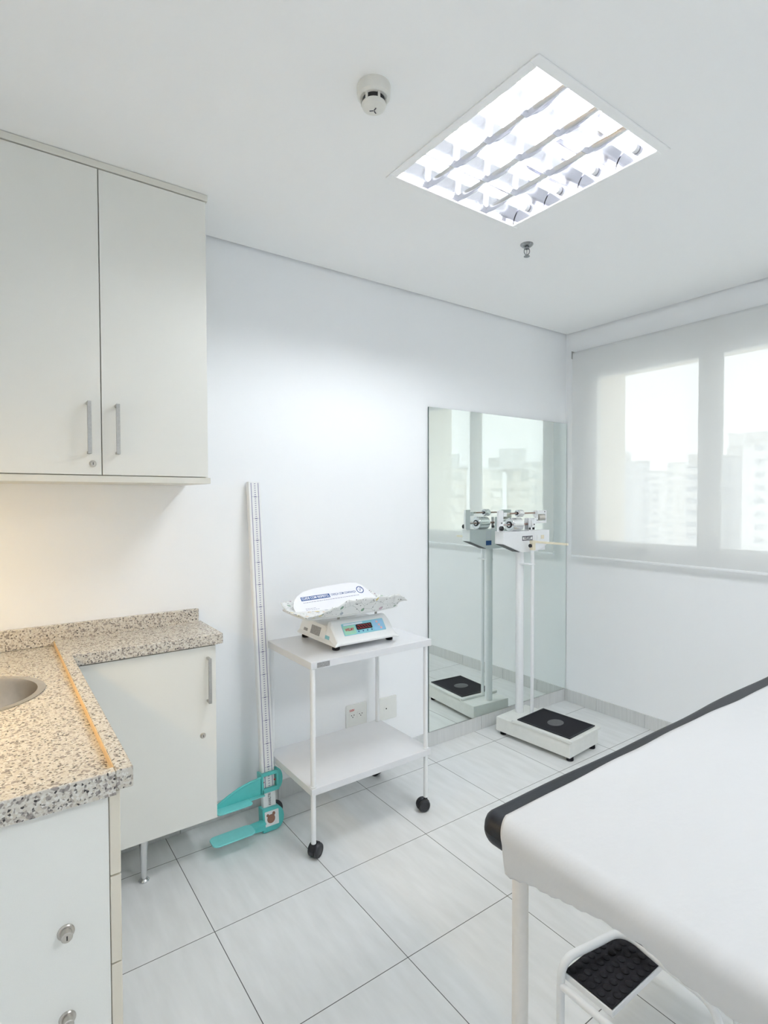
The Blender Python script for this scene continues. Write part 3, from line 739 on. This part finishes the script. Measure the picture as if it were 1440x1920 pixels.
# ------------------------------------------------------------------ stadiometer leaning on the wall
B0 = Vector((-2.362, -.218, .0)); T0 = Vector((-2.350, -.034, 1.528))
az = (T0-B0).normalized(); axx = Vector((1, 0, 0)); axx = (axx - az*axx.dot(az)).normalized(); ay = az.cross(axx)   # ay points to the wall
LEN = (T0-B0).length
def sp_(a, b, c): return B0 + axx*a + ay*b + az*c
t = thing('stadiometer', 'white measuring ruler with teal arms leaning against the wall beside the trolley', 'height gauge', tuple(B0))
mb = MB(); mb.prism(rrect(-.030, .030, 0, .030, .006), sp_(0, 0, .02), axx, ay, az*(LEN-.02)); rl = mb.build('ruler', whplast, t)
mb = MB()
for a in (-.017, .017): mb.obox(sp_(a, -.0004, .165 + (LEN-.17)/2), axx*.0035, ay*.0006, az*(LEN-.17))
c = .17
k = 0
while c < LEN-.004:
    w_ = .011 if k % 10 == 0 else .007; h_ = .0062 if k % 10 == 0 else .0036
    mb.obox(sp_(.001, -.0004, c), axx*w_, ay*.0006, az*h_)
    if k % 10 == 0: mb.obox(sp_(.001, -.0004, c), axx*.038, ay*.0006, az*.0010)
    c += .01; k += 1
mb.build('graduation', ink, rl)
mb = MB(); add_text(mb, 'AVANUTRI', .017, sp_(.0, -.0006, .132), az, -axx, bold=.0003, wide=.052); mb.build('lettering', inkd, rl)
# base block
mb = MB(); poly = [(-.040, 0), (.02, 0)] + [(.02 + .040*math.sin(q), .050 - .050*math.cos(q)) for q in [PI*k/10 for k in range(1, 10)]] + [(.02, .100), (-.040, .100)]
mb.prism(poly, sp_(0, -.012, .002), axx, az, ay*.05); bs = mb.build('base', teal, t, bevel=.004)
mb = MB(); mb.prism(rrect(-.031, .033, .026, .088, .003), sp_(0, -.0132, 0), axx, az, ay*.001); stk = mb.build('sticker', whplast, bs)
mb = MB(); nb = 20
def blob(cx_, cz_, rx, rz): mb.prism([(cx_ + rx*math.cos(2*PI*k/nb), cz_ + rz*math.sin(2*PI*k/nb)) for k in range(nb)], sp_(0, -.0140, 0), axx, az, ay*.0007)
blob(-.003, .055, .0185, .0185); blob(-.018, .072, .006, .006); blob(.010, .074, .007, .008)
mb.build('bear_print', brown, bs)
# foot arm: flat paddle and neck
fz = .052
mb = MB()
pd = rrect(-2.635, -2.455, -.285, -.208, .024)
mb.prism(pd, (0, 0, fz), (1, 0, 0), (0, 1, 0), (0, 0, .006))
mb.build('foot_plate', tealt, t, bevel=.002)
mb = MB(); mb.prism([(-2.50, .030), (-2.395, .020), (-2.395, .058), (-2.50, fz+.001)], (0, -.238, 0), (1, 0, 0), (0, 0, 1), (0, .025, 0)); mb.prism([(-2.47, -.256), (-2.395, -.246), (-2.395, -.205), (-2.47, -.212)], (0, 0, .050), (1, 0, 0), (0, 1, 0), (0, 0, .006))
mb.build('foot_arm', teal, t, bevel=.002)
# slider with window
S0, S1 = .168, .252
mb = MB(); yf = -.016
mb.obox(sp_(0, -.010, S0+.009), axx*.082, ay*.014, az*.018); mb.obox(sp_(0, -.010, S1-.007), axx*.082, ay*.014, az*.014)
mb.obox(sp_(-.0355, -.010, (S0+S1)/2), axx*.010, ay*.014, az*(S1-S0)); mb.obox(sp_(.036, -.010, (S0+S1)/2), axx*.011, ay*.014, az*(S1-S0))
mb.obox(sp_(-.0365, .012, (S0+S1)/2), axx*.009, ay*.040, az*(S1-S0)); mb.obox(sp_(.0365, .012, (S0+S1)/2), axx*.009, ay*.040, az*(S1-S0))
poly = [(.040 + .026*math.sin(q), (S0+S1)/2 - .045*math.cos(q)) for q in [PI*k/10 for k in range(0, 11)]]
mb.prism(poly, sp_(0, -.002, 0), axx, az, ay*.03)
sl = mb.build('slider', teal, t, bevel=.0015)
mb = MB()
for a, s in ((-.0295, 1), (.0295, -1)): mb.prism([(a, (S0+S1)/2-.006), (a + s*.009, (S0+S1)/2), (a, (S0+S1)/2+.006)], sp_(0, -.004, 0), axx, az, ay*.001)
mb.build('pointer', redk, sl)
yb_ = -.205
mb = MB()
fin = [(-2.402, .236), (-2.45, .232), (-2.50, .220), (-2.55, .200), (-2.585, .182), (-2.605, .168), (-2.605, .164), (-2.402, .166)]
mb.prism(fin, (0, yb_, 0), (1, 0, 0), (0, 0, 1), (0, .006, 0))
mb.tube([(a, yb_+.003, b) for a, b in fin[:6]], .0055, 8)
mb.build('head_arm', teal, t, bevel=.001)
mb = MB(); mb.prism(rrect(-2.608, -2.455, -.255, -.185, .018), (0, 0, .160), (1, 0, 0), (0, 1, 0), (0, 0, .005)); mb.prism([(-2.46, -.222), (-2.39, -.222), (-2.39, -.19), (-2.46, -.19)], (0, 0, .1605), (1, 0, 0), (0, 1, 0), (0, 0, .005))
mb.build('head_plate', tealt, t, bevel=.0015)

# ------------------------------------------------------------------ column scale
ROT = math.radians(4.5); RC = (-.655, -.35, 0)
t = thing('column_scale', 'white mechanical column scale with sliding weights in front of the mirror', 'scale', (-.655, -.35, 0))
x0, x1, y0, y1 = -.805, -.505, -.598, -.095
mb = MB().box(x0, x1, y0, y1, .024, .108).rot(RC, ROT); bs = mb.build('base_box', worn, t, bevel=.003)
for x in (x0+.035, x1-.035):
    for y in (y0+.02, y1-.03):
        mb = MB(); mb.lathe([(.018, 0), (.02, .004), (.018, .0235)], (x, y, 0), n=18).rot(RC, ROT); mb.build('foot', rubber, t)
mb = MB().prism(rrect(x0-.006, x1+.012, y0-.014, y0+.385, .008), (0, 0, .1085), (1, 0, 0), (0, 1, 0), (0, 0, .014)).rot(RC, ROT); pf = mb.build('platform', worn, t, bevel=.002)
mb = MB().box(x0+.018, x1-.012, y0+.012, y0+.360, .1228, .1265).rot(RC, ROT); mat_ = mb.build('rubber_mat', rubber, pf, bevel=.001)
mb = MB()
for a, b, c_, d_ in ((x0+.018, x1-.012, y0+.012, y0+.020), (x0+.018, x1-.012, y0+.352, y0+.360), (x0+.018, x0+.026, y0+.020, y0+.352), (x1-.020, x1-.012, y0+.020, y0+.352)): mb.box(a, b, c_, d_, .1266, .1285)
mb.rot(RC, ROT); mb.build('mat_rim', vinyl, pf)
mb = MB(); ctr = ((x0+x1)/2+.003, y0+.186, .1266); mb.lathe([(.0, .0012), (.05, .0012), (.054, .0)], ctr, n=36); mb.v = [Vector((q.x, ctr[1] + (q.y-ctr[1])*.8, q.z)) for q in mb.v]; mb.rot(RC, ROT)
mb.build('mat_emblem', M('grey rubber emblem', (.10, .10, .105), .6, noise=.3, nscale=300), pf)
mb = MB().cyl((-.652, -.143, .1085), (-.652, -.143, 1.125), .0245, 28); mb.build('column', whs, t)
mb = MB().cyl((-.628, -.222, .1235), (-.628, -.222, 1.19), .0105, 18); rod = mb.build('height_rod', whs, t)
mb = MB().box(-.672, -.614, -.232, -.14, 1.040, 1.046); mb.build('rod_clip', whs, t, bevel=.001)
# head box: trapezoid
hy0, hy1 = -.187, -.119
hp = [(-.851, 1.247), (-.420, 1.247), (-.420, 1.165), (-.535, 1.117), (-.690, 1.117), (-.851, 1.174)]
mb = MB().prism(hp, (0, hy0, 0), (1, 0, 0), (0, 0, 1), (0, hy1-hy0, 0)); hd = mb.build('head_box', whs, t, bevel=.002)
e0 = Vector((-.846, 0, 1.1725)); e1 = Vector((-.700, 0, 1.1205)); dd_ = (e1-e0)
mb = MB(); mb.obox(((e0+e1)/2 + Vector((0, (hy0+hy1)/2, -.0012))), dd_, (0, .058, 0), Vector((dd_.z, 0, -dd_.x)).normalized()*.0016); mb.build('vent_slot', blackp, hd)
mb = MB().box(-.50, -.375, hy1+.001, hy1+.02, 1.112, 1.24); mb.build('rear_cover', whs, hd, bevel=.001)
mb = MB().box(-.682, -.586, hy0-.0014, hy0-.0003, 1.188, 1.216); npl = mb.build('name_plate', inkd, hd)
mb = MB().box(-.678, -.590, hy0-.0020, hy0-.0015, 1.1935, 1.2105); mb.build('plate_field', whplast, npl)
mb = MB(); add_text(mb, 'WELMY', .020, (-.634, hy0-.0024, 1.202), (1, 0, 0), (0, 0, 1), bold=.0007, wide=.070); mb.build('lettering', inkd, npl)
mb = MB().box(-.505, -.475, hy0-.0014, hy0-.0003, 1.192, 1.216); mb.build('seal_sticker', cream, hd)
mb = MB().box(-.543, -.523, hy0-.0014, hy0-.0003, 1.187, 1.217); mb.build('seal_sticker', whplast, hd)
# rear labels, seen in the mirror
mb = MB().box(-.705, -.655, hy1+.0003, hy1+.0014, 1.18, 1.238); mb.build('rear_label', lav, hd)
mb = MB().box(-.705, -.655, hy1+.0003, hy1+.0016, 1.142, 1.172); mb.build('rear_label', navy, hd)
# beam mechanism
by = -.153
mb = MB(); mb.box(-.862, -.822, by-.008, by+.008, 1.247, 1.375); mb.box(-.845, -.70, by-.014, by+.014, 1.2472, 1.2495); mb.box(-.868, -.812, by-.02, by+.02, 1.2472, 1.252); mb.box(-.822, -.795, by-.012, by+.012, 1.338, 1.362); mb.box(-.822, -.785, by-.006, by+.006, 1.283, 1.293)
ps = mb.build('beam_post', whs, t, bevel=.002)
mb = MB(); mb.lathe([(.012, 0), (.014, .004), (.014, .016), (.010, .02)], (-.850, by-.009, 1.268), (0, -1, 0), 20); mb.build('stop_knob', blackp, ps)
mb = MB(); mb.box(-.602, -.580, by-.018, by-.012, 1.247, 1.325); mb.box(-.570, -.545, by-.018, by-.012, 1.247, 1.325); mb.box(-.602, -.545, by-.018, by-.012, 1.247, 1.268); mb.box(-.602, -.545, by+.012, by+.018, 1.247, 1.325); mb.box(-.602, -.535, by-.02, by+.02, 1.2472, 1.252); mb.box(-.552, -.545, by-.012, by+.012, 1.255, 1.325)
mb.build('pivot_bracket', whs, t, bevel=.002)
mb = MB(); pz0, pz1, px0, px1 = 1.290, 1.372, -.520, -.418
mb.box(px0, px0+.018, by-.010, by-.004, pz0, pz1); mb.box(px1-.012, px1, by-.010, by-.004, pz0, pz1); mb.box(px0+.018, px1-.012, by-.010, by-.004, pz1-.024, pz1); mb.box(px0+.018, px1-.012, by-.010, by-.004, pz0, pz0+.014)
mb.prism([(-.520, 1.330), (-.520, 1.292), (-.555, 1.262), (-.575, 1.262), (-.575, 1.300)], (0, by-.010, 0), (1, 0, 0), (0, 0, 1), (0, .006, 0)); mb.box(px0-.004, px0+.006, by-.01, by+.012, 1.33, 1.37)
pt = mb.build('beam_plate', whs, t, bevel=.0015)
mb = MB(); mb.lathe([(.008, 0), (.020, .002), (.020, .055), (.016, .06)], (-.498, by, 1.327), (1, 0, 0), 24); mb.build('counterweight', satin, pt)
mb = MB()
for bx_, bz_ in ((-.552, 1.285), (-.512, 1.310), (-.438, 1.362), (-.590, 1.262), (-.84, 1.30)): mb.lathe([(.0035, 0), (.0035, .003)], (bx_, by-.0185 if bx_ < -.53 and bx_ > -.7 else by-.0085, bz_), (0, -1, 0), 10)
mb.build('screw_head', blackp, pt)
copper = M('brass beam', (.42, .30, .26), .35, 1, noise=.1, nscale=150)
mb = MB(); mb.cyl((-.822, by, 1.356), (-.520, by, 1.356), .0050, 12); ur = mb.build('upper_beam', copper, t)
mb = MB(); mb.cyl((-.822, by, 1.288), (-.56, by, 1.288), .0065, 12); mb.build('lower_beam', copper, t)
mb = MB(); mb.box(-.80, -.765, by-.006, by+.006, 1.350, 1.362); mb.build('beam_end', satin, ur)
def poise(name, xa, xb, z, r):
    mb = MB(); mb.lathe([(r*.3, -.004), (r*.35, 0), (r*.92, .0), (r, .004), (r, xb-xa-.004), (r*.92, xb-xa), (r*.35, xb-xa), (r*.3, xb-xa+.004)], (xa, by, z), (1, 0, 0), 30)
    for k in range(15):
        a = 2*PI*k/15; mb.obox(Vector(((xa+xb)/2, by + r*math.cos(a), z + r*math.sin(a))), ((xb-xa)*.8, 0, 0), Vector((0, -math.sin(a), math.cos(a)))*r*.13, Vector((0, math.cos(a), math.sin(a)))*.003)
    mb.cyl((xa-.001, by, z), (xa-.0035, by, z), r*.5, 16, 1)
    return mb.build(name, [chrome, blackp], t)
poise('small_poise', -.694, -.644, 1.356, .0215); poise('large_poise', -.762, -.668, 1.288, .041)
# head rest arm of the height rod
mb = MB(); mb.box(-.641, -.615, -.235, -.209, 1.130, 1.190); arm = mb.build('arm_bracket', cream, rod, bevel=.002)
mb = MB(); mb.prism([(-.641, -.23), (-.615, -.23), (-.620, -.475), (-.632, -.475)], (0, 0, 1.176), (1, 0, 0), (0, 1, 0), (0, 0, .012)); mb.build('height_arm', cream, rod, bevel=.001)
mb = MB(); mb.lathe([(.008, 0), (.011, .004), (.011, .012), (.007, .015)], (-.642, -.222, 1.158), (-1, 0, 0), 18); mb.build('clamp_knob', blackp, rod)

# ------------------------------------------------------------------ examination couch and paper
QX0, QX1, QY0, QY1, QZ0, QZ1 = -2.530, -.70, -2.30, -1.632, .732, .80
t = thing('examination_couch', 'black vinyl examination couch on beige legs, topped by white paper', 'examination couch', (-1.6, -1.95, 0))
mb = MB()
nu = 60
def sec(x, k):
    r = .024; out = []
    q_ = min(1, max(0, (x+1.75)/.3)); w1 = QY1 + .010*q_*q_*(3-2*q_) + .0015*math.sin(x*13)
    for cx_, cz_, a in ((w1-r, QZ1-r, 0), (QY0+r, QZ1-r, 90), (QY0+r, QZ0+r, 180), (w1-r, QZ0+r, 270)):
        for q in range(7):
            th = math.radians(a + 15*q); out.append((cx_ + r*math.cos(th), cz_ + r*math.sin(th)))
    cyc, czc = (QY0+QY1)/2, (QZ0+QZ1)/2
    ins = .034*(1-k)
    res = []
    for y, z in out:
        yy = y - math.copysign(min(ins, abs(y-cyc)), y-cyc); z2 = z - math.copysign(min(ins, abs(z-czc)), z-czc); res.append((x, yy, z2))
    return res
rings = []
for q in range(7):
    th = math.radians(90*q/6); rings.append((QX0 + .034*(1-math.sin(th)), 1 - (1-math.cos(th)) if False else math.cos(math.radians(90-90*q/6))))
rings = [(QX0 + .034*(1-math.cos(math.radians(15*q))), math.sin(math.radians(15*q))) for q in range(7)]
rings += [(QX0 + .034 + (QX1-QX0-.068)*i/nu, 1) for i in range(1, nu)]
rings += [(QX1 - .034*(1-math.cos(math.radians(15*q))), math.sin(math.radians(15*q))) for q in range(6, -1, -1)]
vs = []; fs = []; ns = 28
for x, k in rings: vs += sec(x, k)
for j in range(len(rings)-1):
    for i in range(ns): fs.append((j*ns+i, j*ns+(i+1) % ns, (j+1)*ns+(i+1) % ns, (j+1)*ns+i))
fs += [tuple(range(ns)), tuple((len(rings)-1)*ns+i for i in range(ns))]
mb.add(vs, fs); mb.build('mattress', vinyl, t)
mb = MB(); mb.box(-2.47, -.76, -2.24, -1.69, .712, .7315); mb.build('base_board', inner, t, bevel=.002)
mb = MB(); lx_ = [-2.418, -.80]; lyy = [-1.653, -2.27]
for y in lyy: mb.cyl((lx_[0], y, .697), (lx_[1], y, .697), .013, 16)
for x in lx_: mb.cyl((x, lyy[0], .697), (x, lyy[1], .697), .013, 16)
mb.build('under_frame', beige, t)
for x in lx_:
    for y in lyy:
        mb = MB(); mb.cyl((x, y, .02), (x, y, .7315), .0175, 24); lg = mb.build('leg', beige, t)
        MB().lathe([(.021, 0), (.021, .02), (.0185, .024)], (x, y, 0), n=20).build('rubber_foot', rubber, lg)
# paper
hemk = [(-1.66, .706), (-1.703, .705), (-1.747, .716), (-1.815, .729), (-1.87, .741), (-1.912, .748), (-1.986, .749), (-2.036, .737), (-2.089, .735), (-2.161, .742), (-2.24, .72), (-2.30, .715)]
def hem(y):
    for (a, za_), (b, zb_) in zip(hemk, hemk[1:]):
        if b <= y <= a: return za_ + (zb_-za_)*(a-y)/(a-b)
    return hemk[-1][1]
NS, NY = 110, 60
def paper(u, v):
    yl = -1.680; yr = -2.255
    x_top = -.74; R_ = .0375; hx = QX0 - .0035
    y = yl + (yr-yl)*v
    arc = R_*PI/2; cxx, czz = QX0+.034, QZ1-.034
    h = czz - hem(y) + .0015*math.sin(y*210) + .001*math.sin(y*577)
    top = x_top - cxx
    if u < .16:
        f = u/.16; z = czz - h*(1-f); x = hx + .004*(1-f)**2 - .003*(1-f)*math.sin(y*23+.7); y -= (.022 + .004*(1-f))*(1-v)**6
    elif u < .28:
        th = (u-.16)/.12*PI/2; y -= .022*(1-(u-.16)/.12)**1.2*(1-v)**6; x = cxx - R_*math.cos(th); z = czz + R_*math.sin(th)
    else:
        f = (u-.28)/.72; x = cxx + top*f; z = QZ1 + .0035 + .0012*(1+math.sin(x*11+y*7))*min(1, f*8) + .0008*math.sin(y*31 + x*5)
    if v < 1e-6: y += .003*math.sin(x*6) + .0012*math.sin(x*23)
    return (x, y, z)
mb = MB(); mb.grid(paper, NS, NY); tag(mb.build('paper_sheet', paperm, solid=.0008), 'long white paper sheet draped over the black couch', 'paper sheet')

# ------------------------------------------------------------------ step stool
t = thing('step_stool', 'small white tubular step stool with black studded tread under the couch end', 'step stool', (-1.94, -1.63, 0))
ax0, ax1, ay0, ay1, tz = -2.128, -1.76, -1.695, -1.552, .20
mb = MB(); mb.box(ax0, ax1, ay0, ay1, tz-.022, tz-.005); tr = mb.build('tread', whs, t, bevel=.002)
mb = MB(); mb.box(ax0+.003, ax1-.003, ay0+.003, ay1-.003, tz-.0045, tz-.001); mt_ = mb.build('rubber_tread_mat', rubber, tr)
for i in range(13):
    for j in range(5):
        x = ax0 + .018 + i*.0275; y = ay0 + .016 + j*.0275
        if x < ax1-.012: MB().lathe([(.0105, 0), (.0105, .002), (.008, .0036), (0, .0036)], (x, y, tz-.0011), n=12).build('stud', rubber, mt_)
mb = MB(); R_ = .0105
bow = [(-2.143, -1.556, .0), (-2.143, -1.556, .236), (-2.043, -1.581, .243), (-1.925, -1.597, .243), (-1.945, -1.73, .240), (-1.955, -1.86, .238), (-1.955, -1.88, 0.0)]
mb.tube(bez(bow, 12, .055), R_, 18); mb.build('tube_frame', whs, t)
mb = MB(); mb.tube(bez([(-2.146, -1.562, .172), (-2.146, -1.80, .172), (-2.146, -1.83, .0)], 8, .03), .0095, 16); mb.build('side_rail', whs, t)
mb = MB(); mb.tube(bez([(-1.748, -1.55, 0), (-1.748, -1.55, .172), (-1.748, -1.80, .172), (-1.748, -1.83, .0)], 8, .03), .0095, 16); mb.build('side_rail', whs, t)

# ------------------------------------------------------------------ city outside
bmA = building_mat('pale tower facade', (.80, .80, .79), (.58, .60, .62), 2.6, 3.0, .45, .45)
bmB = building_mat('white tower facade', (.86, .85, .82), (.66, .68, .68), 3.4, 3.0, .5, .5)
bmC = building_mat('grey tower facade', (.70, .71, .72), (.58, .60, .62), 2.2, 3.0, .5, .5)
bmD = building_mat('cream block facade', (.88, .84, .77), (.66, .66, .62), 5.2, 3.1, .62, .55)
roofm = M('pale roof slab', (.74, .74, .73), .8, noise=.05, nscale=.5)
GZ = -45
def tower(label, az_deg, dist, width, depth, top_px, mt, extras=()):
    """az measured in the plan from the camera; top height from the skyline angle"""
    a = math.radians(az_deg); d = Vector((math.cos(a), math.sin(a), 0)); c = Vector((CAM[0], CAM[1], 0)) + d*dist
    top = CAM[2] + dist*top_px
    t = thing('apartment_building', label, 'building', (c.x, c.y, GZ))
    s_ = Vector((-d.y, d.x, 0))
    mb = MB(); mb.obox((c.x, c.y, (top+GZ)/2) + Vector((0, 0, 0)) if False else Vector((c.x, c.y, (top+GZ)/2)), d*depth, s_*width, (0, 0, top-GZ)); mb.build('wall', mt, t)
    mb = MB(); mb.obox(Vector((c.x, c.y, top+.2)), d*(depth+.4), s_*(width+.4), (0, 0, .4)); mb.build('roof', roofm, t)
    for off, w_, h_ in extras:
        mb = MB(); mb.obox(Vector((c.x, c.y, top+.4+h_/2)) + s_*off, d*depth*.5, s_*w_, (0, 0, h_)); mb.build('roof_block', roofm, t)
    return t
# azimuth of pixel px: yaw - atan((px-720)/f)
def azp(px): return math.degrees(yaw - math.atan((px-720)/1035.19))
def hp_(py, px): return (936-py)/1035.19*math.cos(math.atan((px-720)/1035.19))
def span(label, pa, pb, py, dist, mt, extras=()):
    mid = (pa+pb)/2; w_ = dist*math.radians(abs(azp(pa)-azp(pb)))
    tower(label, azp(mid), dist, w_, 16, hp_(py, mid), mt, extras)
span('grey tower nearest the window edge, with a stepped roof', 1150, 1216, 872, 190, bmC, [(3, 6, 3)])
span('broad pale tower behind the narrow gap, its roof lowest', 1218, 1262, 888, 260, bmA, [(-4, 4, 2)])
span('slim white tower in the middle of the first pane', 1252, 1284, 874, 230, bmB)
span('pale tower beside the window mullion, dark window column', 1286, 1335, 880, 170, bmA, [(0, 5, 3)])
span('grey tower just past the mullion, with low top', 1338, 1394, 862, 180, bmC, [(-2, 5, 2)])
span('tallest pale tower at the edge of the view', 1392, 1470, 842, 160, bmA, [(3, 8, 3)])
# blocks seen only in the mirror: azimuth as if mirrored
def mspan(label, pa, pb, py, dist, mt, extras=()):
    """the mirror stands on y = 0, so these lie along the flipped direction from the flipped eye point"""
    mid = (pa+pb)/2; a = -math.radians(azp(mid)); w_ = dist*math.radians(abs(azp(pa)-azp(pb)))
    d = Vector((math.cos(a), math.sin(a), 0)); c = Vector((CAM[0], -CAM[1], 0)) + d*dist; top = CAM[2] + dist*hp_(py, mid)
    t = thing('apartment_building', label, 'building', (c.x, c.y, GZ)); s_ = Vector((-d.y, d.x, 0))
    mb = MB(); mb.obox(Vector((c.x, c.y, (top+GZ)/2)), d*14, s_*w_, (0, 0, top-GZ)); mb.build('wall', mt, t)
    mb = MB(); mb.obox(Vector((c.x, c.y, top+.2)), d*14.5, s_*(w_+.5), (0, 0, .4)); mb.build('roof', roofm, t)
    for off, w2, h_ in extras:
        mb = MB(); mb.obox(Vector((c.x, c.y, top+.4+h_/2)) + s_*off, d*7, s_*w2, (0, 0, h_)); mb.build('roof_block', roofm, t)
    k = 0; z = top - 4.2
    while z > CAM[2] - 16:
        for q in (-.27, .27):
            mb = MB(); mb.obox(Vector((c.x, c.y, z)) + s_*(w_*q) - d*7.5, d*1.0, s_*w_*.32, (0, 0, 1.0)); mb.build('balcony', bmD_plain, t)
        z -= 3.1
bmD_plain = M('cream balcony render', (.88, .85, .79), .8, noise=.03, nscale=1)
mspan('cream balcony block shown in the mirror beside its left mullion', 820, 873, 884, 108, bmD, [(0, 3, 2.5)])
mspan('cream balcony block in the mirror centre with tall stair head', 896, 940, 886, 104, bmD, [(4, 4.5, 3.5)])
mspan('cream balcony block in the mirror, right of the centre gap', 951, 990, 889, 112, bmD, [(-4, 3, 2.5)])
mspan('taller cream block with small roof hut shown rightmost in the mirror', 980, 1040, 874, 150, bmB, [(2, 3, 2)])
for o in list(bpy.data.objects):
    if '_o' in o: del o['_o']
